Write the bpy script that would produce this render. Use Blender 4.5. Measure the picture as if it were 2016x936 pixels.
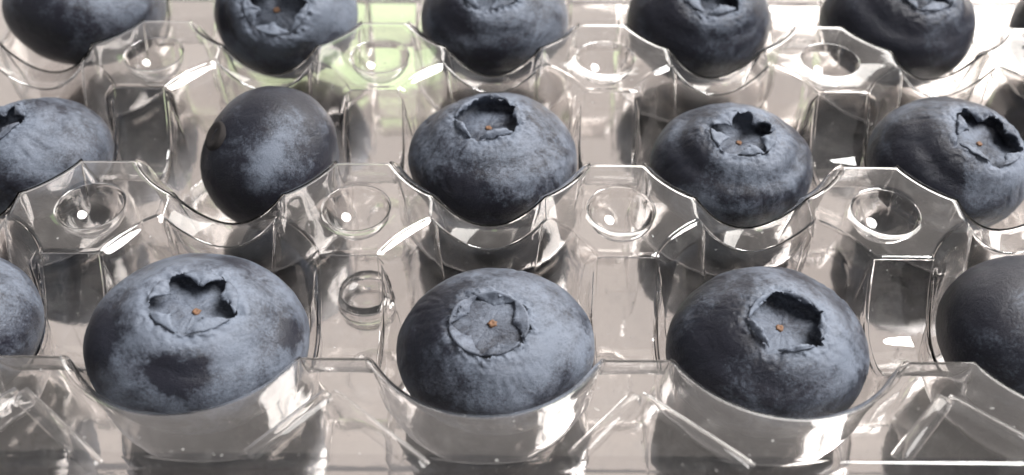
import bpy, math, random
import numpy as np
from mathutils import Vector, Matrix, noise

# ------------------------------------------------------------------ scene reset
for o in list(bpy.data.objects):
    bpy.data.objects.remove(o)
scene = bpy.context.scene
C = scene.collection
S = 0.028                       # metres per well pitch: the tray's grid is 28 mm

# ------------------------------------------------------------------ camera
CAM = (0.5639, -3.0320, 2.7632)          # in pitches; z = 0 is the top of the posts
YAW, PITCH, ROLL, FPX = 0.0082, 0.7658, 0.0135, 2140.8
def cam_axes():
    f = np.array([math.sin(YAW)*math.cos(PITCH), math.cos(YAW)*math.cos(PITCH), -math.sin(PITCH)])
    R = np.array([math.cos(YAW), -math.sin(YAW), 0.0]); U = np.cross(R, f)
    return R*math.cos(ROLL)+U*math.sin(ROLL), -R*math.sin(ROLL)+U*math.cos(ROLL), f
cR, cU, cF = cam_axes()
cd = bpy.data.cameras.new('camera'); cam = bpy.data.objects.new('camera', cd); C.objects.link(cam)
cd.sensor_fit = 'HORIZONTAL'; cd.sensor_width = 36.0; cd.lens = FPX/2016*36
cd.clip_start = 0.002; cd.clip_end = 50
M = Matrix.Identity(4)
for k in range(3):
    M[k][0] = cR[k]; M[k][1] = cU[k]; M[k][2] = -cF[k]; M[k][3] = CAM[k]*S
cam.matrix_world = M
scene.camera = cam
cd.dof.use_dof = True
cd.dof.focus_distance = 4.0*S
cd.dof.aperture_fstop = 26.0

# ------------------------------------------------------------------ world and lamps
w = bpy.data.worlds.new('World'); scene.world = w; w.use_nodes = True
bg = w.node_tree.nodes['Background']
bg.inputs[0].default_value = (0.44, 0.435, 0.45, 1); bg.inputs[1].default_value = 0.70

def area_lamp(name, az, el, dist, sx, sy, power, col):
    """a lamp on the sphere round the tray; az is clockwise from straight behind it"""
    L = bpy.data.lights.new(name, 'AREA'); L.shape = 'RECTANGLE'; L.size = sx; L.size_y = sy
    L.energy = power; L.color = col
    o = bpy.data.objects.new(name, L); C.objects.link(o)
    a, e = math.radians(az), math.radians(el)
    d = Vector((math.sin(a)*math.cos(e), math.cos(a)*math.cos(e), math.sin(e)))
    o.location = Vector((0.5*S, 0.5*S, 0)) + d*dist
    o.rotation_euler = d.to_track_quat('Z', 'Y').to_euler()
    return o
area_lamp('window_light', 84, 56, 0.9, 0.54, 0.50, 18.5, (1.0, 0.985, 0.97)).data.shape = 'ELLIPSE'
area_lamp('back_window_light', 30, 20, 1.4, 1.3, 0.55, 9.5, (1.0, 0.965, 0.92))
area_lamp('room_light', 4, 28, 1.7, 3.4, 2.0, 10.2, (1.0, 0.885, 0.795))
area_lamp('garden_window_light', -11, 31, 1.4, 0.24, 0.20, 0.15, (0.62, 1.0, 0.40))

vs = scene.view_settings
vs.view_transform = 'Standard'; vs.look = 'None'; vs.gamma = 1.0; vs.use_curve_mapping = False
vs.exposure = 0.05
scene.render.engine = 'CYCLES'
scene.cycles.max_bounces = 48; scene.cycles.transmission_bounces = 44; scene.cycles.transparent_max_bounces = 40; scene.cycles.glossy_bounces = 10
scene.cycles.use_denoising = True
scene.cycles.sample_clamp_indirect = 6.0

# ------------------------------------------------------------------ helpers
def px_ray(x, y):
    d = cF*FPX + cR*(x-1008) + cU*(468-y)
    return d/np.linalg.norm(d)
def at_y(x, y, Y):
    """the point, in pitches, where the sight line of a photo pixel crosses the plane of a row of wells"""
    d = px_ray(x, y); t = (Y-CAM[1])/d[1]
    return np.array(CAM)+d*t
def px_per_pitch(P):
    return FPX/float((np.array(P)-np.array(CAM)) @ cF)

def mesh_from(name, verts, faces, mat, smooth=True):
    me = bpy.data.meshes.new(name)
    me.from_pydata([tuple(v) for v in verts], [], faces)
    me.materials.append(mat)
    if smooth:
        me.polygons.foreach_set('use_smooth', [True]*len(me.polygons))
    me.update()
    return me
def link(name, me, parent=None, loc=(0, 0, 0)):
    o = bpy.data.objects.new(name, me); C.objects.link(o)
    o.location = loc
    if parent is not None: o.parent = parent
    return o
def sheet(o, t=0.0065):
    md = o.modifiers.new('sheet', 'SOLIDIFY'); md.thickness = t*S; md.offset = -1; md.use_rim = False
    md.use_even_offset = True; return o
def empty(name, loc, label=None, cat=None, group=None):
    o = bpy.data.objects.new(name, None); C.objects.link(o); o.location = loc
    o.empty_display_size = 0.005
    if label: o['label'] = label
    if cat: o['category'] = cat
    if group: o['group'] = group
    return o

class NT:
    """small helper to write node trees"""
    def __init__(self, name):
        self.m = bpy.data.materials.new(name); self.m.use_nodes = True
        self.t = self.m.node_tree; self.t.nodes.clear()
        self.out = self.t.nodes.new('ShaderNodeOutputMaterial')
    def n(self, typ, **kw):
        nd = self.t.nodes.new(typ)
        for k, v in kw.items(): setattr(nd, k, v)
        return nd
    def put(self, sock, v):
        if hasattr(v, 'is_output'): self.t.links.new(v, sock)
        else: sock.default_value = v
    def math(self, op, a, b=0.0, c=None, clamp=False):
        nd = self.n('ShaderNodeMath', operation=op, use_clamp=clamp)
        self.put(nd.inputs[0], a); self.put(nd.inputs[1], b)
        if c is not None: self.put(nd.inputs[2], c)
        return nd.outputs[0]
    def vmath(self, op, a, b=(0, 0, 0), out=0):
        nd = self.n('ShaderNodeVectorMath', operation=op)
        self.put(nd.inputs[0], a); self.put(nd.inputs[1], b)
        return nd.outputs[out]
    def noise(self, vec, scale, detail=4, rough=0.55, dist=0.0, col=False):
        nd = self.n('ShaderNodeTexNoise'); self.put(nd.inputs['Vector'], vec)
        nd.inputs['Scale'].default_value = scale; nd.inputs['Detail'].default_value = detail
        nd.inputs['Roughness'].default_value = rough; nd.inputs['Distortion'].default_value = dist
        return nd.outputs['Color' if col else 'Fac']
    def ramp(self, v, lo, hi, a=0.0, b=1.0):
        nd = self.n('ShaderNodeMapRange', interpolation_type='SMOOTHSTEP')
        self.put(nd.inputs[0], v); nd.inputs[1].default_value = lo; nd.inputs[2].default_value = hi
        nd.inputs[3].default_value = a; nd.inputs[4].default_value = b
        return nd.outputs[0]
    def mix(self, f, a, b):
        nd = self.n('ShaderNodeMix', data_type='RGBA'); self.put(nd.inputs[0], f)
        self.put(nd.inputs[6], a); self.put(nd.inputs[7], b)
        return nd.outputs[2]
    def bump(self, h, strength, dist, normal=None):
        nd = self.n('ShaderNodeBump'); self.put(nd.inputs['Height'], h)
        nd.inputs['Strength'].default_value = strength; nd.inputs['Distance'].default_value = dist
        if normal is not None: self.put(nd.inputs['Normal'], normal)
        return nd.outputs[0]
    def done(self, sh):
        self.t.links.new(sh, self.out.inputs['Surface']); return self.m

# ------------------------------------------------------------------ materials
def mat_plastic(name, rough=0.0, wob=0.00007, tint=(0.990, 0.987, 0.985, 1), film=0.08):
    """clear thermoformed sheet with a real thickness: refracts and mirrors, slightly wavy, lightly scuffed"""
    b = NT(name)
    pos = b.n('ShaderNodeNewGeometry').outputs['Position']
    big = b.noise(pos, 110, 2, 0.5); fine = b.noise(pos, 700, 3, 0.6)
    nrm = b.bump(big, 1.0, wob); nrm = b.bump(fine, 0.5, wob*0.12, nrm)
    gl = b.n('ShaderNodeBsdfGlass'); gl.inputs['Color'].default_value = tint
    gl.inputs['Roughness'].default_value = rough; gl.inputs['IOR'].default_value = 1.58; b.put(gl.inputs['Normal'], nrm)
    di = b.n('ShaderNodeBsdfDiffuse'); di.inputs[0].default_value = (0.75, 0.73, 0.70, 1)
    scuff = b.ramp(b.noise(pos, 300, 6, 0.7), 0.50, 0.80)
    dust = b.ramp(b.noise(pos, 1900, 2, 0.5), 0.73, 0.77)
    ff = b.math('ADD', b.math('MULTIPLY_ADD', scuff, film*0.7, 0.006), b.math('MULTIPLY', dust, 0.40))
    m1 = b.n('ShaderNodeMixShader'); b.put(m1.inputs[0], ff)
    b.t.links.new(gl.outputs[0], m1.inputs[1]); b.t.links.new(di.outputs[0], m1.inputs[2])
    return b.done(m1.outputs[0])
M_plastic = mat_plastic('clear_plastic')
M_base = mat_plastic('clear_plastic_base')

def mat_table():
    """polished pale metal-lacquer worktop: a soft sheen with a clear mirror image in it"""
    b = NT('table_polished')
    pos = b.n('ShaderNodeNewGeometry').outputs['Position']
    n1 = b.noise(pos, 14, 5, 0.55); n2 = b.noise(pos, 300, 4, 0.6)
    c = b.mix(b.ramp(n1, 0.3, 0.7), (0.64, 0.60, 0.56, 1), (0.72, 0.68, 0.64, 1))
    p = b.n('ShaderNodeBsdfPrincipled'); b.put(p.inputs['Base Color'], c)
    p.inputs['Metallic'].default_value = 0.45
    p.inputs['Roughness'].default_value = 0.32; p.inputs['IOR'].default_value = 1.5
    nrm = b.bump(n2, 0.10, 0.0002)
    b.put(p.inputs['Normal'], nrm)
    g = b.n('ShaderNodeBsdfGlossy'); g.inputs['Color'].default_value = (0.87, 0.83, 0.805, 1); g.inputs['Roughness'].default_value = 0.045
    b.put(g.inputs['Normal'], nrm)
    m = b.n('ShaderNodeMixShader'); m.inputs[0].default_value = 0.95
    b.t.links.new(p.outputs[0], m.inputs[1]); b.t.links.new(g.outputs[0], m.inputs[2])
    return b.done(m.outputs[0])
M_table = mat_table()

def mat_skin(name, seed, bloom, marks, streaks=0.35):
    """waxy bloom over near-black skin; marks = (direction, radius, +paler or -darker patch)"""
    b = NT(name)
    at = b.n('ShaderNodeAttribute', attribute_name='bp').outputs['Vector']
    rim = b.n('ShaderNodeAttribute', attribute_name='rim').outputs['Fac']
    off = (seed*3.17 % 11, seed*1.73 % 7, seed*5.31 % 13)
    v = b.vmath('ADD', at, off)
    st = b.vmath('ADD', b.vmath('MULTIPLY', at, (9.0, 9.0, 1.3)), off)
    warp = b.noise(v, 5.5, 6, 0.65, col=True)
    big = b.noise(v, 1.25, 6, 0.62, 0.6)
    mid = b.noise(v, 5.0, 7, 0.68, 0.8)
    streak = b.noise(st, 1.6, 6, 0.65, 0.5)
    fine = b.noise(v, 30, 7, 0.75)
    pore = b.noise(v, 95, 2, 0.5)
    k = b.math('MULTIPLY_ADD', b.math('SUBTRACT', big, 0.5), 2.7, bloom-0.02)
    k = b.math('MULTIPLY_ADD', b.math('SUBTRACT', mid, 0.5), 1.0, k)
    k = b.math('MULTIPLY_ADD', b.math('SUBTRACT', streak, 0.5), streaks, k)
    wv = b.vmath('MULTIPLY', b.vmath('SUBTRACT', warp, (0.5, 0.5, 0.5)), (0.42, 0.42, 0.42))
    pv = b.vmath('ADD', at, wv)
    for d, r, s in marks:
        dist = b.vmath('DISTANCE', pv, d, out=1)
        k = b.math('MULTIPLY_ADD', b.ramp(dist, r*0.10, r*1.7, 1.0, 0.0), s*1.1, k)
    k = b.math('MULTIPLY_ADD', rim, 0.45, k)
    k = b.math('MULTIPLY_ADD', b.math('SUBTRACT', fine, 0.5), 1.5, k)
    k = b.math('SUBTRACT', k, b.math('MULTIPLY', b.ramp(pore, 0.62, 0.70), 0.5))
    K = b.ramp(k, 0.0, 1.15)
    c = b.mix(K, (0.014, 0.0155, 0.024, 1), (0.154, 0.178, 0.224, 1))
    hue = b.ramp(b.noise(v, 2.2, 3), 0.35, 0.7)
    c = b.mix(b.math('MULTIPLY', hue, 0.30), c, b.mix(K, (0.017, 0.014, 0.022, 1), (0.146, 0.158, 0.192, 1)))
    speck = b.ramp(b.noise(v, 60, 2, 0.5), 0.735, 0.765)
    c = b.mix(b.math('MULTIPLY', speck, 0.35), c, (0.34, 0.37, 0.42, 1))
    p = b.n('ShaderNodeBsdfPrincipled'); b.put(p.inputs['Base Color'], c)
    b.put(p.inputs['Roughness'], b.math('MULTIPLY_ADD', K, 0.20, 0.33))
    p.inputs['IOR'].default_value = 1.40
    p.inputs['Sheen Weight'].default_value = 0.02; p.inputs['Sheen Roughness'].default_value = 0.4
    h = b.math('MULTIPLY_ADD', fine, 0.5, b.math('MULTIPLY', mid, 0.9))
    h = b.math('MULTIPLY_ADD', pore, -0.25, h)
    nrm = b.bump(h, 0.42, 0.0005)
    b.put(p.inputs['Normal'], nrm)
    return b.done(p.outputs[0])

def mat_scar():
    b = NT('style_scar_cork')
    pos = b.n('ShaderNodeNewGeometry').outputs['Position']
    c = b.mix(b.noise(pos, 2500, 3), (0.24, 0.115, 0.055, 1), (0.12, 0.075, 0.05, 1))
    p = b.n('ShaderNodeBsdfPrincipled'); b.put(p.inputs['Base Color'], c); p.inputs['Roughness'].default_value = 0.7
    return b.done(p.outputs[0])
M_scar = mat_scar()
def mat_stem():
    b = NT('stem_scar_dry')
    pos = b.n('ShaderNodeNewGeometry').outputs['Position']
    c = b.mix(b.noise(pos, 2500, 3), (0.010, 0.009, 0.010, 1), (0.035, 0.028, 0.026, 1))
    p = b.n('ShaderNodeBsdfPrincipled'); b.put(p.inputs['Base Color'], c); p.inputs['Roughness'].default_value = 0.8
    return b.done(p.outputs[0])
M_stem = mat_stem()

# ------------------------------------------------------------------ table
TABLE_Z = -0.520
bpy_table = mesh_from('table', [(-1.2, -1.0, 0), (1.2, -1.0, 0), (1.2, 1.4, 0), (-1.2, 1.4, 0)], [(0, 1, 2, 3)], M_table, False)
tb = link('table', bpy_table, None, (0, 0, TABLE_Z*S)); tb['kind'] = 'structure'

# ------------------------------------------------------------------ clear tray
A_, B_, C_, E_ = 0.106, 0.260, 0.287, 0.062     # post top: half sides of its octagon
XE, YE, YN, XN = 0.5-A_, 0.5-B_, 0.5-E_, 0.5-C_  # the same corners seen from a well's centre
DX, DY = 0.25, 0.155                             # dips of the troughs (side by side) and saddles (front to back)
COLS = [-1.5, -0.5, 0.5, 1.5, 2.5, 3.5]
ROWS = [-0.5, 0.5, 1.5]
NE_, ND_, NN_ = 26, 12, 22                       # samples along trough, diagonal, saddle
def tr_prof(t): return -DX*max(0.0, 1-abs(t)**2.6)
def sa_prof(t): return -DY*max(0.0, 1-abs(t)**2.0)
def cosp(n): return [-math.cos(math.pi*i/n) for i in range(n+1)]   # dense at both ends
TP, SP = cosp(NE_), cosp(NN_)
def diag(n=ND_):
    """edge of a post towards a well, first quadrant of the well, from the trough to the saddle"""
    out = []
    for i in range(n+1):
        t = i/n
        x = XE+(XN-XE)*t; y = YE+(YN-YE)*t
        b = 0.020*4*t*(1-t)
        nx, ny = (YN-YE), (XE-XN); l = math.hypot(nx, ny)
        out.append((x+nx/l*b, y+ny/l*b))
    return out
DG = diag()
def well_outline(front=False, back=False):
    """closed outline (x, y, z, chamfer) counter-clockwise from the start of the east trough"""
    P = []
    for t in TP[:-1]: P.append((XE, YE*t, tr_prof(t), 0.012))
    def arc(sgn):                    # border wells: one round arc instead of post, saddle, post
        n = 2*ND_+NN_; a0 = math.atan2(YE/0.478, XE/0.455); q = []
        r0 = math.hypot(YE/0.478, XE/0.455)
        for i in range(n):
            a = a0+(math.pi-2*a0)*i/n; rr = 1+(r0-1)*abs(math.cos(math.pi*0+a))**6
            s = abs(2*i/n-1); rr = 1+(r0-1)*s**4
            q.append((0.455*rr*math.cos(a)*sgn, 0.478*rr*math.sin(a)*sgn, 0.0, 0.030))
        return q
    if back: P += arc(1)
    else:
        for x, y in DG[:-1]: P.append((x, y, 0.0, 0.050))
        for t in SP[:-1]: P.append((-XN*t, YN, sa_prof(t), 0.012))
        for x, y in reversed(DG[1:]): P.append((-x, y, 0.0, 0.050))
    for t in TP[:-1]: P.append((-XE, -YE*t, tr_prof(t), 0.012))
    if front: P += arc(-1)
    else:
        for x, y in DG[:-1]: P.append((-x, -y, 0.0, 0.050))
        for t in SP[:-1]: P.append((XN*t, -YN, sa_prof(t), 0.012))
        for x, y in reversed(DG[1:]): P.append((x, -y, 0.0, 0.050))
    return P
def ring_faces(rings, n, closed=True, flip=False):
    f = []
    for k in range(rings-1):
        for i in range(n if closed else n-1):
            j = (i+1) % n
            q = (k*n+i, k*n+j, (k+1)*n+j, (k+1)*n+i)
            f.append(q[::-1] if flip else q)
    return f
FLOOR = -0.495
CF = 0.78                        # floor radius against the opening
def cup_mesh(front, back):
    P = well_outline(front, back); n = len(P)
    ch = np.array([p[3] for p in P])
    for _ in range(3): ch = (np.roll(ch, 1)+ch*2+np.roll(ch, -1))/4
    O = np.array([[p[0], p[1], p[2]] for p in P])
    rad = np.hypot(O[:, 0], O[:, 1]); dirs = O[:, :2]/rad[:, None]
    V = []
    def ring(inset, dz): V.extend([(O[i, 0]-dirs[i, 0]*inset[i], O[i, 1]-dirs[i, 1]*inset[i], O[i, 2]-dz[i]) for i in range(n)])
    ring(ch*0.0, ch*0.0); ring(ch*0.22, ch*0.10); ring(ch*0.80, ch*0.72); ring(ch*1.0, ch*1.15)
    W = np.array(V[-n:])
    wr = np.hypot(W[:, 0], W[:, 1]); wz = W[:, 2]
    K = 16; nr = 4
    for k in range(1, K+1):
        u = k/K
        ue = math.sin(u*math.pi/2)**0.9
        z = wz+(FLOOR-wz)*ue
        circ = 0.405
        m = 0.46+0.54*max(0.0, 1-u**2.6)**0.62 if front else CF+(1-CF)*max(0.0, 1-u**5.0)**0.6
        depth = np.clip((-z)/0.30, 0, 1); depth = depth*depth*(3-2*depth)
        base = wr*(1-depth)+np.minimum(circ, wr*1.03)*depth
        r = base*m
        V.extend([(dirs[i, 0]*r[i], dirs[i, 1]*r[i], z[i]) for i in range(n)]); nr += 1
    for s, dz in ((0.92, 0.0), (0.55, 0.012), (0.30, 0.014), (0.02, 0.014)):
        base = np.array(V[-n:]) if False else None
        rr = 0.405*(0.46 if front else CF)*s
        V.extend([(dirs[i, 0]*rr, dirs[i, 1]*rr, FLOOR+dz) for i in range(n)]); nr += 1
    V = [(x*S, y*S, z*S) for x, y, z in V]
    return mesh_from('cup', V, ring_faces(nr, n, True, True), M_plastic)

def post_outline():
    """octagonal top of a post, seen from the post's centre, counter-clockwise from the east side"""
    q = [(0.5-x, 0.5-y) for x, y in DG]          # first quadrant of the well -> post's NE... mirrored edge
    P = []
    ne = 4; ny = 8
    for i in range(ne): P.append((C_, -E_+2*E_*i/ne))
    nedge = [(x, y) for x, y in reversed(q)]     # from (C_,E_) to (A_,B_)
    P += nedge[:-1]
    for i in range(ny): P.append((A_-2*A_*i/ny, B_))
    P += [(-x, y) for x, y in reversed(nedge)][:-1]
    for i in range(ne): P.append((-C_, E_-2*E_*i/ne))
    P += [(-x, -y) for x, y in nedge][:-1]
    for i in range(ny): P.append((-A_+2*A_*i/ny, -B_))
    P += [(x, -y) for x, y in reversed(nedge)][:-1]
    return P
RD = 0.121
def post_mesh():
    P = np.array(post_outline()); n = len(P)
    ang = np.arctan2(P[:, 1], P[:, 0]); circ = np.stack([np.cos(ang), np.sin(ang)], 1)*RD*1.06
    V = []; nr = 0
    for f, dz in ((0, -0.0), (0.045, 0.0055), (0.10, 0.0085), (0.16, 0.0092), (0.4, 0.008), (0.75, 0.005), (0.94, 0.003), (1.0, 0.0)):
        Q = P*(1-f)+circ*f
        V += [(x, y, dz) for x, y in Q]; nr += 1
    return mesh_from('post', [(x*S, y*S, z*S) for x, y, z in V], ring_faces(nr, n), M_plastic)
def dimple_mesh(rd, depth, n=64, mat=None, boss=0.0):
    V = []; nr = 0
    if boss:
        for r, z in ((1.20, -boss), (1.16, -boss*0.9), (1.09, -boss*0.12)):
            V += [(rd*r*math.cos(2*math.pi*i/n), rd*r*math.sin(2*math.pi*i/n), z) for i in range(n)]; nr += 1
    for r, z in ((1.06, 0.0), (1.03, -0.003), (1.0, -0.012)):
        V += [(rd*r*math.cos(2*math.pi*i/n), rd*r*math.sin(2*math.pi*i/n), z) for i in range(n)]; nr += 1
    for k in range(1, 13):
        a = k/12; r = math.cos(a*math.pi/2); z = -0.012-(depth-0.012)*math.sin(a*math.pi/2)
        r = max(r, 0.01)
        V += [(rd*r*math.cos(2*math.pi*i/n), rd*r*math.sin(2*math.pi*i/n), z) for i in range(n)]; nr += 1
    return mesh_from('dimple', [(x*S, y*S, z*S) for x, y, z in V], ring_faces(nr, n), mat or M_plastic)
def trough_mesh():
    V = []; nx = 8
    for t in TP:
        for i in range(nx+1):
            x = -A_+2*A_*i/nx
            e = abs(2*i/nx-1)
            z = tr_prof(t)+0.004*(1-e**4)*(1-abs(t)**8)
            # a shallow pressed rib just under the posts
            z -= 0.006*math.exp(-((abs(t)-0.82)/0.05)**2)*(1-e**6)
            V.append((x*S, YE*t*S, z*S))
    f = []
    m = nx+1
    for k in range(NE_):
        for i in range(nx): f.append((k*m+i, k*m+i+1, (k+1)*m+i+1, (k+1)*m+i))
    return mesh_from('trough', V, f, M_plastic)
def saddle_mesh():
    V = []; ny = 4
    for t in SP:
        for i in range(ny+1):
            e = abs(2*i/ny-1)
            V.append((XN*t*S, (-E_+2*E_*i/ny)*S, (sa_prof(t)+0.004*(1-e**4)*(1-t**8))*S))
    f = []; m = ny+1
    for k in range(NN_):
        for i in range(ny): f.append(((k+1)*m+i, (k+1)*m+i+1, k*m+i+1, k*m+i))
    return mesh_from('saddle', V, f, M_plastic)
def deck_mesh(front):
    """flat border in front of / behind the end row, with the row's round openings cut out, and its skirt"""
    s = -1 if front else 1
    edge = 0.635; V = []; f = []
    out = well_outline(front, back=not front)
    if front: arc = [p for p in out[NE_+2*ND_+NN_+NE_:]] + [out[0]]
    else: arc = [p for p in out[NE_:NE_+2*ND_+NN_]] + [(-XE, YE, 0, 0)]
    arc = [(p[0], p[1]) for p in arc]
    if not front: arc = arc[::-1]
    line = []
    x0, x1 = COLS[0]-0.5-0.16, COLS[-1]+0.5+0.16
    line.append((x0, ROWS[0 if front else -1]+s*YE))
    for c in COLS: line += [(c+x, ROWS[0 if front else -1]+y) for x, y in arc]
    line.append((x1, ROWS[0 if front else -1]+s*YE))
    # the sunk outer lip and skirt
    ye = ROWS[0 if front else -1]+s*edge
    n = len(line)
    prof = [(0.0, 0.0), (0.012, -0.004), (0.02, -0.02), (0.055, -0.44), (0.07, -0.485), (0.20, -0.492)]
    V += [(x, y, 0.0) for x, y in line]
    V += [(x, y-(y-ye)*min(0.06, 0.3), 0.003) for x, y in line]
    V += [(x, ye-s*0.022, 0.003) for x, y in line]
    V += [(x, ye-s*0.006, 0.003) for x, y in line]
    V += [(x, ye, 0.002) for x, y in line]
    for o, z in prof[1:]: V += [(x, ye+s*o, z) for x, y in line]
    nr = 5+len(prof)-1
    f = ring_faces(nr, n, False, front is False)
    return mesh_from('deck', [(x*S, y*S, z*S) for x, y, z in V], [q[::-1] for q in f] if False else f, M_plastic)

tray = empty('fruit_tray', (0.5*S, 0.5*S, FLOOR*S),
             'clear plastic fruit tray with round wells and dimpled octagonal posts holding the blueberries', 'tray')
def tray_part(name, me, x, y, z=0.0, parent=tray):
    o = bpy.data.objects.new(name, me); C.objects.link(o); o.parent = parent
    if parent is tray: o.location = ((x-0.5)*S, (y-0.5)*S, (z-FLOOR)*S)
    else: o.location = (x*S, y*S, z*S)
    return sheet(o)
cups = {k: cup_mesh(k == 'f', k == 'b') for k in 'fmb'}
me_post, me_dimple, me_trough, me_saddle = post_mesh(), dimple_mesh(RD, 0.118), trough_mesh(), saddle_mesh()
for r, y in enumerate(ROWS):
    for x in COLS: tray_part('cup', cups['f' if r == 0 else 'b' if r == 2 else 'm'], x, y)
    for x in [COLS[0]-0.5]+[c+0.5 for c in COLS]: tray_part('trough', me_trough, x, y)
for y in (0.0, 1.0):
    for x in [COLS[0]-0.5]+[c+0.5 for c in COLS]:
        p = tray_part('post', me_post, x, y)
        tray_part('dimple', me_dimple, 0, 0, 0, p)
    for x in COLS: tray_part('saddle', me_saddle, x, y)
tray_part('front_deck', deck_mesh(True), 0, 0)
tray_part('back_deck', deck_mesh(False), 0, 0)

# ------------------------------------------------------------------ clear container base under the tray
BZ = -0.508
base = empty('container_base', (0.5*S, 0.5*S, BZ*S), 'clear plastic base under the tray with chevron ribs along its front', 'container')
def base_part(name, me, x, y, z):
    o = bpy.data.objects.new(name, me); C.objects.link(o); o.parent = base
    o.location = ((x-0.5)*S, (y-0.5)*S, (z-BZ)*S); return sheet(o)
def bar_mesh(name, p, q, wd, h, mat):
    """raised rib with sloping flanks between two points, open below"""
    p, q = Vector(p), Vector(q); d = (q-p).normalized(); s = Vector((-d.y, d.x, 0))
    V = []; n = 7
    for e, k in ((p-d*wd*0.5, 0.0), (p, 1.0), (q, 1.0), (q+d*wd*0.5, 0.0)):
        for i in range(n):
            t = 2*i/(n-1)-1
            V.append(e+s*wd*t*0.5+Vector((0, 0, h*k*(1-abs(t)**2.2))))
    f = ring_faces(4, n, False)
    return mesh_from(name, [v*S for v in V], f, mat)
fl = mesh_from('floor_sheet', [(-2.62*S, -1.62*S, 0), (3.62*S, -1.62*S, 0), (3.62*S, 1.6*S, 0), (-2.62*S, 1.6*S, 0)], [(0, 1, 2, 3)], M_base, False)
o = bpy.data.objects.new('floor_sheet', fl); C.objects.link(o); o.parent = base; sheet(o)
me_bd = dimple_mesh(0.100, 0.055, 48, M_base, 0.06)
for y in (0.0,):
    for x in (0.0,):
        base_part('dimple', me_bd, x, y, BZ+0.062)
# chevron ribs pressed in the base just under the front border
me_l = bar_mesh('rib', (-0.02, 0, 0), (-0.20, -0.20, 0), 0.050, 0.016, M_base)
me_r = bar_mesh('rib', (0.02, 0, 0), (0.30, -0.24, 0), 0.050, 0.016, M_base)
for x in [COLS[0]-0.5]+[c+0.5 for c in COLS]:
    base_part('rib', me_l, x, -0.87, -0.05); base_part('rib', me_r, x, -0.87, -0.05)

# ------------------------------------------------------------------ blueberries
def frame_from(axis):
    z = Vector(axis).normalized()
    x = Vector((0, 0, 1)).cross(z) if abs(z.z) < 0.95 else Vector((1, 0, 0)).cross(z).cross(z)
    x = Vector((1, 0, 0)) - z*z.x
    x.normalize(); y = z.cross(x)
    return Matrix((x, y, z)).transposed()
def cam_to_world(v):
    return Vector(cR)*v[0]+Vector(cU)*v[1]-Vector(cF)*v[2]

def fbm(v, o=3):
    a = 0; s = 1; t = 0
    for _ in range(o):
        a += noise.noise(v)*s; t += s; s *= 0.5; v = v*2.03
    return a/t

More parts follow.
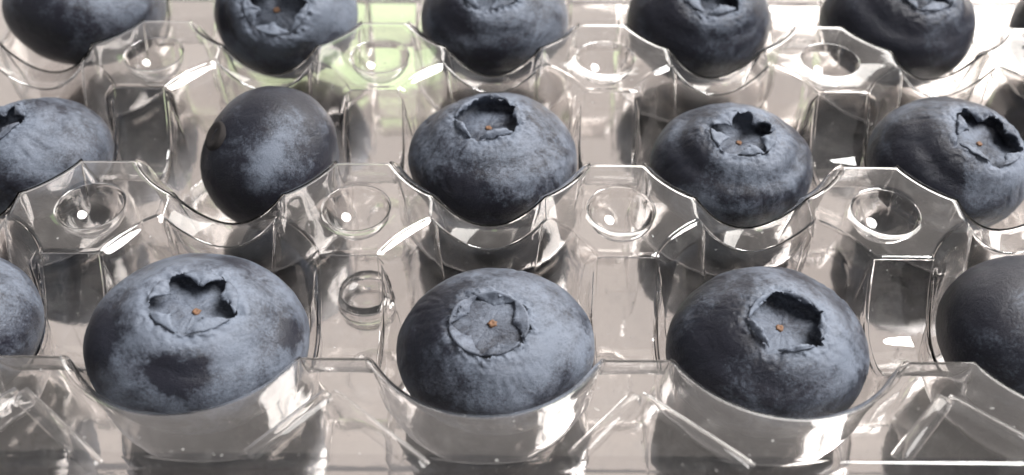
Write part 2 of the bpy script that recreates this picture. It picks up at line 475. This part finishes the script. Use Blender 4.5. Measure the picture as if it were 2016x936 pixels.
LOWS = []
def blueberry(label, cpx, rpx, k, m, row, seed, bloom=0.5, opening=0.36, star=0.30, jag=0.10, depth=0.22, lobes=5, twist=0.0,
              marks=(), behind=False, sepal=(0.45, 0.03, 0.9), wrinkle=0.0, ridge=0.03, stem=False, hi=True, floor_up=0.0, squash=0.0, sq=0.87, streaks=0.55, scar=True):
    rnd = random.Random(seed)
    P = at_y(cpx[0], cpx[1], row)
    a = rpx/px_per_pitch(P); c = a*k
    wz = math.sqrt(max(0.0, 1-m[0]**2-m[1]**2))*(-1 if behind else 1)
    axis = cam_to_world((m[0], m[1], wz)); F0 = frame_from(axis); Fi = F0.transposed()
    u_ = Vector(cU); Q = Matrix([[(1.0 if r_ == c_ else 0.0)-(1-sq)*u_[r_]*u_[c_] for c_ in range(3)] for r_ in range(3)])
    F = Q @ F0                                   # berries are a little squashed
    NA = 176 if hi else 120
    # star outline of the crown: five uneven points and a torn edge
    amp = [star*(0.55+0.9*rnd.random()) for _ in range(lobes)]
    cut = [0.75+0.5*rnd.random() for _ in range(lobes)]
    jit = [rnd.uniform(-0.10, 0.10) for _ in range(lobes)]
    R = np.zeros(NA); fold = np.zeros(NA)
    for i in range(NA):
        az = 2*math.pi*i/NA
        u = (az+twist)/(2*math.pi)*lobes
        l = int(math.floor(u)) % lobes; f = u-math.floor(u)
        f = min(max(f+jit[l]*math.sin(math.pi*f), 0), 1)
        tri = 1-abs(2*f-1)                       # 1 at the tip of a gap, 0 on the lobe
        r = 1+amp[l]*(tri**(1.1*cut[l])-0.45)
        q = Vector((math.cos(az)*3.1, math.sin(az)*3.1, seed*1.7))
        r += jag*fbm(q, 4)*1.3 + jag*0.5*noise.noise(q*5.5)
        R[i] = opening*r; fold[i] = 1-tri
    inner, skin = [], []
    # ---- rings of the skin, from the torn lip outwards to the stem end
    NR = 92 if hi else 62
    bp, rim, V = [], [], []
    lobph = rnd.uniform(0, 6.28)
    for kx in range(NR+1):
        s = kx/NR
        for i in range(NA):
            az = 2*math.pi*i/NA
            p0 = R[i]
            blend = min(1.0, s*3.2)
            ph = p0+(math.pi-p0)*(s**1.55)
            if kx == NR: ph = math.pi
            sx, cx = math.sin(ph), math.cos(ph)
            u = Vector((sx*math.cos(az), sx*math.sin(az), cx))
            dlip = ph-p0
            q = u*1.3+Vector((seed*2.3, seed, -seed*0.7))
            g = 1+0.036*fbm(q, 2)
            g += 0.008*fbm(u*5+Vector((seed, 0, 3)), 3)
            # collar round the crown
            g += ridge*math.exp(-((ph-opening*1.30)/0.16)**2)*(0.8+0.5*fbm(u*4+Vector((0, seed, 0)), 2))
            g -= ridge*0.7*math.exp(-((ph-opening*1.30-0.34)/0.14)**2)
            # torn lip: crumpled, standing up on the lobes
            lip = math.exp(-(dlip/0.075)**2)
            g += lip*(0.040*fold[i]-0.018+0.09*fbm(u*13+Vector((seed, seed, 0)), 3))
            g += 0.028*math.exp(-(dlip/0.20)**2)*fbm(u*17+Vector((seed, 0, seed)), 2)
            if wrinkle:
                wv = fbm(Vector((math.cos(az)*5.5, math.sin(az)*5.5, ph*0.9+seed)), 3)
                ridgeN = 1-abs(wv)*4.5
                if ridgeN > 0: g -= 0.55*wrinkle*ridgeN*ridgeN*max(0.0, noise.noise(u*2.6+Vector((seed, 5, 0)))+0.25)*2*math.exp(-((ph-0.95)/0.55)**2)
            g *= 1 + squash*math.cos(2*(az-lobph))
            flat = 1.0-0.05*math.exp(-(ph/0.55)**2)
            V.append(Vector((a*u.x*g, a*u.y*g, c*u.z*g*flat)))
            bp.append(u); rim.append(math.exp(-(dlip/0.10)**2)*0.9+0.35*math.exp(-(dlip/0.30)**2))
    fs = ring_faces(NR+1, NA, True, False)
    lipV = V[:NA]
    # ---- the crown's bowl, undercut behind the lip
    bV, bB, bR = list(lipV), [bp[i] for i in range(NA)], [0.8]*NA
    zc = c*math.cos(opening)*0.95
    nb = 1
    for fr, dd, rr in ((1.03, 0.25, 0.4), (1.10, 0.62, 0.1), (1.10, 0.92, -0.2), (0.98, 1.02, -0.2), (0.84, 1.0, -0.1), (0.66, 0.97, 0.0), (0.48, 0.95, 0.1), (0.32, 0.93, 0.1), (0.20, 0.90, 0.0), (0.12, 0.95, -0.2), (0.02, 0.97, -0.3)):
        for i in range(NA):
            az = 2*math.pi*i/NA
            mixr = R[i]*max(0, fr-0.35)/0.65+opening*1.0*(min(fr, 0.35)/0.35*0.35) if fr > 0.35 else opening*fr
            if fr > 0.35: mixr = R[i]*fr*0.55+opening*1.12*fr*0.45
            rad = a*math.sin(min(1.2, mixr))
            q = Vector((math.cos(az)*fr*2.2+seed, math.sin(az)*fr*2.2, seed*0.3))
            dn = depth*a*(dd+0.30*fbm(q*1.6, 3)*(1 if fr > 0.25 else 0.2))
            lipz = lipV[i].z
            zt = lipz*(1-min(1, dd))+zc*min(1, dd)
            bV.append(Vector((rad*math.cos(az), rad*math.sin(az), zt-dn+floor_up*a)))
            bB.append(Vector((math.cos(az)*fr*0.4, math.sin(az)*fr*0.4, 1.2-dd*0.2))); bR.append(rr)
        nb += 1
    fb = ring_faces(nb, NA, True, True)
    # ---- assemble
    low = min((F @ v).z for v in V)
    Pw = Vector(P)
    LOWS.append((label[:34], round(Pw.z+low, 3), round(a, 3)))
    root = empty('blueberry', ((Pw.x)*S, (Pw.y)*S, (Pw.z+low)*S), label, 'blueberry', 'blueberries in the tray')
    up = Vector((0, 0, -low))
    mk = []
    for (mx, my, r, st) in marks:
        dx, dy = (mx-cpx[0])/rpx, -(my-cpx[1])/rpx
        d2 = min(0.98, dx*dx+dy*dy)
        wv = cam_to_world((dx, dy, math.sqrt(1-d2)))
        l = Fi @ wv; l = Vector((l.x/a, l.y/a, l.z/c)); l.normalize()
        mk.append((tuple(l), r/rpx, st))
    ms = mat_skin('berry_skin', seed, bloom, mk, streaks)
    mb = mat_skin('berry_crown', seed+0.37, 0.62, [])
    def part(name, VV, FF, mat, BB=None, RR=None, parent=root):
        me = mesh_from(name, [(F @ v + up)*S for v in VV], FF, mat)
        if BB is not None:
            at = me.attributes.new('bp', 'FLOAT_VECTOR', 'POINT')
            at.data.foreach_set('vector', np.array([tuple(b) for b in BB], dtype=np.float32).ravel())
            at = me.attributes.new('rim', 'FLOAT', 'POINT')
            at.data.foreach_set('value', np.array(RR, dtype=np.float32))
        return link(name, me, parent)
    part('skin', V, fs, ms, bp, rim)
    cal = part('crown', bV, fb, mb, bB, bR)
    # orange-brown style scar in the middle of the bowl
    zf = bV[-NA].z
    n = 14; rs = rnd.uniform(0.030, 0.042)*a
    ox, oy = rnd.uniform(-0.03, 0.03)*a, rnd.uniform(-0.03, 0.03)*a
    sv = []; nr = 0
    for fr, h in ((1.1, -0.010), (1.0, 0.006), (0.75, 0.012), (0.45, 0.012), (0.30, 0.009), (0.03, 0.008)):
        sv += [Vector((ox+rs*fr*math.cos(2*math.pi*i/n)*(1+0.25*math.sin(3*i+seed)), oy+rs*fr*math.sin(2*math.pi*i/n)*(1+0.2*math.cos(2*i+seed)), zf+0.004+h*0.5)) for i in range(n)]; nr += 1
    if scar: part('style_scar', sv, ring_faces(nr, n), M_scar, parent=cal)
    # five dried sepals round the crown, folded in or standing up
    slen, slift, swid = sepal
    if slen > 0:
        for l in range(lobes):
            az0 = (2*math.pi/lobes)*(l+rnd.uniform(-0.12, 0.12))-twist
            hw = math.pi/lobes*swid*rnd.uniform(0.8, 1.1); ln = slen*rnd.uniform(0.7, 1.25); lf = slift*rnd.uniform(0.2, 1.9)+rnd.uniform(-0.01, 0.03)
            ns_, nw_ = 9, 12; VV, BB, RR = [], [], []
            sd = rnd.uniform(0, 50)
            for si in range(ns_+1):
                t = si/ns_
                for wi in range(nw_+1):
                    ww = 2*wi/nw_-1
                    wd = hw*(1-t**1.5*0.86)*(1+0.16*noise.noise(Vector((t*5, wi//(nw_) + sd, sd)))*(abs(ww)**2))
                    az = az0+wd*ww*(1+0.0*t)
                    fr = 1.05-ln*t*(1-0.18*abs(ww)**3)*(1+0.22*noise.noise(Vector((ww*3.1, sd, t*2))))
                    ph = R.mean()*fr
                    rad = a*math.sin(ph)
                    ii = int(round((az % (2*math.pi))/(2*math.pi)*NA)) % NA
                    z0 = lipV[ii].z*(1-t)+zc*t
                    zz = z0+a*(0.012+lf*math.sin(t*math.pi*0.62)-0.03*t*t*ln*2+0.05*t*(1-0.3*t)*noise.noise(Vector((ww*1.7+sd, t*2.5, sd)))-0.025*(ww*ww)*t)
                    VV.append(Vector((rad*math.cos(az), rad*math.sin(az), zz)))
                    BB.append(Vector((math.sin(ph)*math.cos(az), math.sin(ph)*math.sin(az), math.cos(ph)))); RR.append(0.5+0.3*t)
            so = part('sepal', VV, ring_faces(ns_+1, nw_+1, False, True), mb, BB, RR, cal)
            md = so.modifiers.new('thick', 'SOLIDIFY'); md.thickness = 0.026*a*S; md.offset = 0
    if stem:
        n = 28; sv = []; nr = 0; rs = 0.062
        for fr, h in ((1.2, -0.014), (1.0, 0.004), (0.85, 0.006), (0.6, 0.003), (0.3, 0.002), (0.03, 0.002)):
            sv += [Vector((rs*fr*math.cos(2*math.pi*i/n), rs*fr*math.sin(2*math.pi*i/n), V[-1].z-0.003-h)) for i in range(n)]; nr += 1
        part('stem_scar', sv, ring_faces(nr, n, True, True), M_stem)
    return root

# front row
blueberry('blueberry at the left edge of the front row, cut by the frame', (-108, 650), 192, 0.82, (-0.35, 0.6), -0.5, 11, bloom=0.62, hi=False)
blueberry('large blueberry in front row with a dark rubbed spot below its crown', (393, 672), 214, 0.78, (0.15, 0.62), -0.5, 23, bloom=0.60,
          opening=0.36, star=0.16, jag=0.08, depth=0.14, sepal=(0.42, 0.03, 0.85), twist=0.9, ridge=0.035,
          marks=[(405, 725, 46, -1.5), (598, 650, 36, -1.3), (225, 650, 70, -0.9), (330, 660, 80, 0.35), (520, 650, 60, 0.45), (370, 780, 40, 0.2)])
blueberry('front-row blueberry with a shallow scabby crown closed nearly flat', (975, 688), 194, 0.78, (-0.07, 0.50), -0.5, 37, bloom=0.50,
          opening=0.38, star=0.10, jag=0.26, depth=0.035, sepal=(0.42, -0.025, 1.10), twist=1.1, ridge=0.012, wrinkle=0.02,
          marks=[(840, 640, 90, -0.45), (1110, 640, 70, 0.5), (1050, 740, 90, 0.25), (850, 780, 60, -0.3)])
blueberry('front-row blueberry with a wide torn crown opening, dark inside', (1509, 690), 198, 0.80, (0.06, 0.52), -0.5, 41, bloom=0.42,
          opening=0.345, star=0.30, jag=0.18, depth=0.17, sepal=(0.14, 0.05, 0.9), twist=0.2, ridge=0.02, wrinkle=0.025,
          marks=[(1370, 650, 110, -0.5), (1370, 750, 110, -0.4), (1620, 660, 80, 0.5), (1560, 760, 90, 0.2)])
blueberry('smooth dark blueberry at the right edge of the front row', (2043, 678), 212, 0.78, (0.55, 0.45), -0.5, 53, bloom=0.0, hi=False,
          marks=[(1990, 560, 70, 0.5)])
# middle row
blueberry('blueberry at the left end of the middle row, crown tilted left', (72, 312), 152, 0.78, (-0.36, 0.60), 0.52, 61, bloom=0.52,
          opening=0.38, star=0.2, jag=0.10, depth=0.17, twist=0.7, wrinkle=0.03, marks=[(150, 280, 60, 0.4), (40, 380, 60, -0.4)])
blueberry('blueberry lying on its side with a dark stem scar, middle row', (533, 310), 146, 0.86, (0.70, -0.30), 0.52, 71, bloom=0.14,
          behind=True, stem=True, sq=0.95, squash=0.02, marks=[(580, 340, 60, 0.65), (610, 250, 40, 0.3), (450, 400, 60, -0.5), (520, 240, 60, -0.15)])
blueberry('middle-row blueberry in the centre of the tray with streaked skin', (970, 314), 166, 0.76, (-0.07, 0.66), 0.52, 83, bloom=0.42,
          opening=0.36, star=0.20, jag=0.12, depth=0.13, sepal=(0.18, 0.05, 0.9), twist=0.0, wrinkle=0.035, streaks=1.5, sq=0.92,
          marks=[(870, 340, 45, 0.3), (900, 390, 60, -0.4), (1060, 300, 50, 0.4), (1010, 380, 50, 0.3), (1000, 425, 40, -0.5)])
blueberry('middle-row blueberry with a star-shaped crown inside a round collar', (1438, 330), 159, 0.80, (0.04, 0.56), 0.52, 97, bloom=0.46,
          opening=0.38, star=0.14, jag=0.05, depth=0.17, sepal=(0.56, 0.05, 0.80), twist=0.3, ridge=0.05, wrinkle=0.03,
          marks=[(1320, 320, 60, -0.5), (1430, 330, 50, 0.35), (1530, 360, 50, 0.3), (1440, 420, 50, -0.2)])
blueberry('blueberry at the right end of the middle row, dark left flank', (1866, 324), 162, 0.80, (0.31, 0.44), 0.52, 101, bloom=0.45,
          opening=0.43, star=0.20, jag=0.14, depth=0.14, sepal=(0.40, 0.04, 0.85), twist=0.9, ridge=0.03, wrinkle=0.03,
          marks=[(1745, 300, 90, -0.55), (1960, 340, 60, 0.4), (1820, 350, 40, -0.3)])
# back row
blueberry('dark blueberry at the left end of the back row, crown out of view', (171, 18), 151, 0.84, (-0.05, 0.93), 1.53, 113, bloom=0.28, hi=False,
          marks=[(230, 20, 60, 0.25), (110, 90, 60, -0.5)])
blueberry('back-row blueberry whose open crown faces the camera', (565, 28), 140, 0.90, (0.02, -0.10), 1.53, 127, bloom=0.62,
          opening=0.42, star=0.30, jag=0.14, depth=0.16, twist=0.5, ridge=0.05, marks=[(450, 60, 40, -0.8), (660, 20, 50, 0.5), (560, 115, 40, 0.3)])
blueberry('back-row blueberry in the centre with crown cut by the frame', (973, 38), 145, 0.82, (-0.04, 0.40), 1.53, 131, bloom=0.42,
          scar=False, opening=0.38, star=0.2, jag=0.08, depth=0.25, ridge=0.03, marks=[(890, 40, 50, -0.5), (970, 60, 40, 0.4), (1060, 40, 40, 0.3)])
blueberry('back-row blueberry with a deep torn crown and bright sheen', (1374, 44), 141, 0.84, (0.09, 0.36), 1.53, 139, bloom=0.18,
          scar=False, opening=0.38, star=0.2, jag=0.10, depth=0.35, ridge=0.03, marks=[(1380, 50, 40, 0.4), (1290, 60, 50, -0.6)])
blueberry('dark blueberry toward the right of the back row, pale collar', (1766, 46), 149, 0.82, (0.14, 0.42), 1.53, 149, bloom=0.15,
          scar=False, opening=0.36, star=0.25, jag=0.10, depth=0.25, ridge=0.04, marks=[(1790, 15, 40, 0.4), (1680, 60, 60, -0.4)])
blueberry('blueberry at the far right of the back row, cut by the frame', (2142, 62), 148, 0.84, (0.0, 0.6), 1.53, 151, bloom=0.3, hi=False)
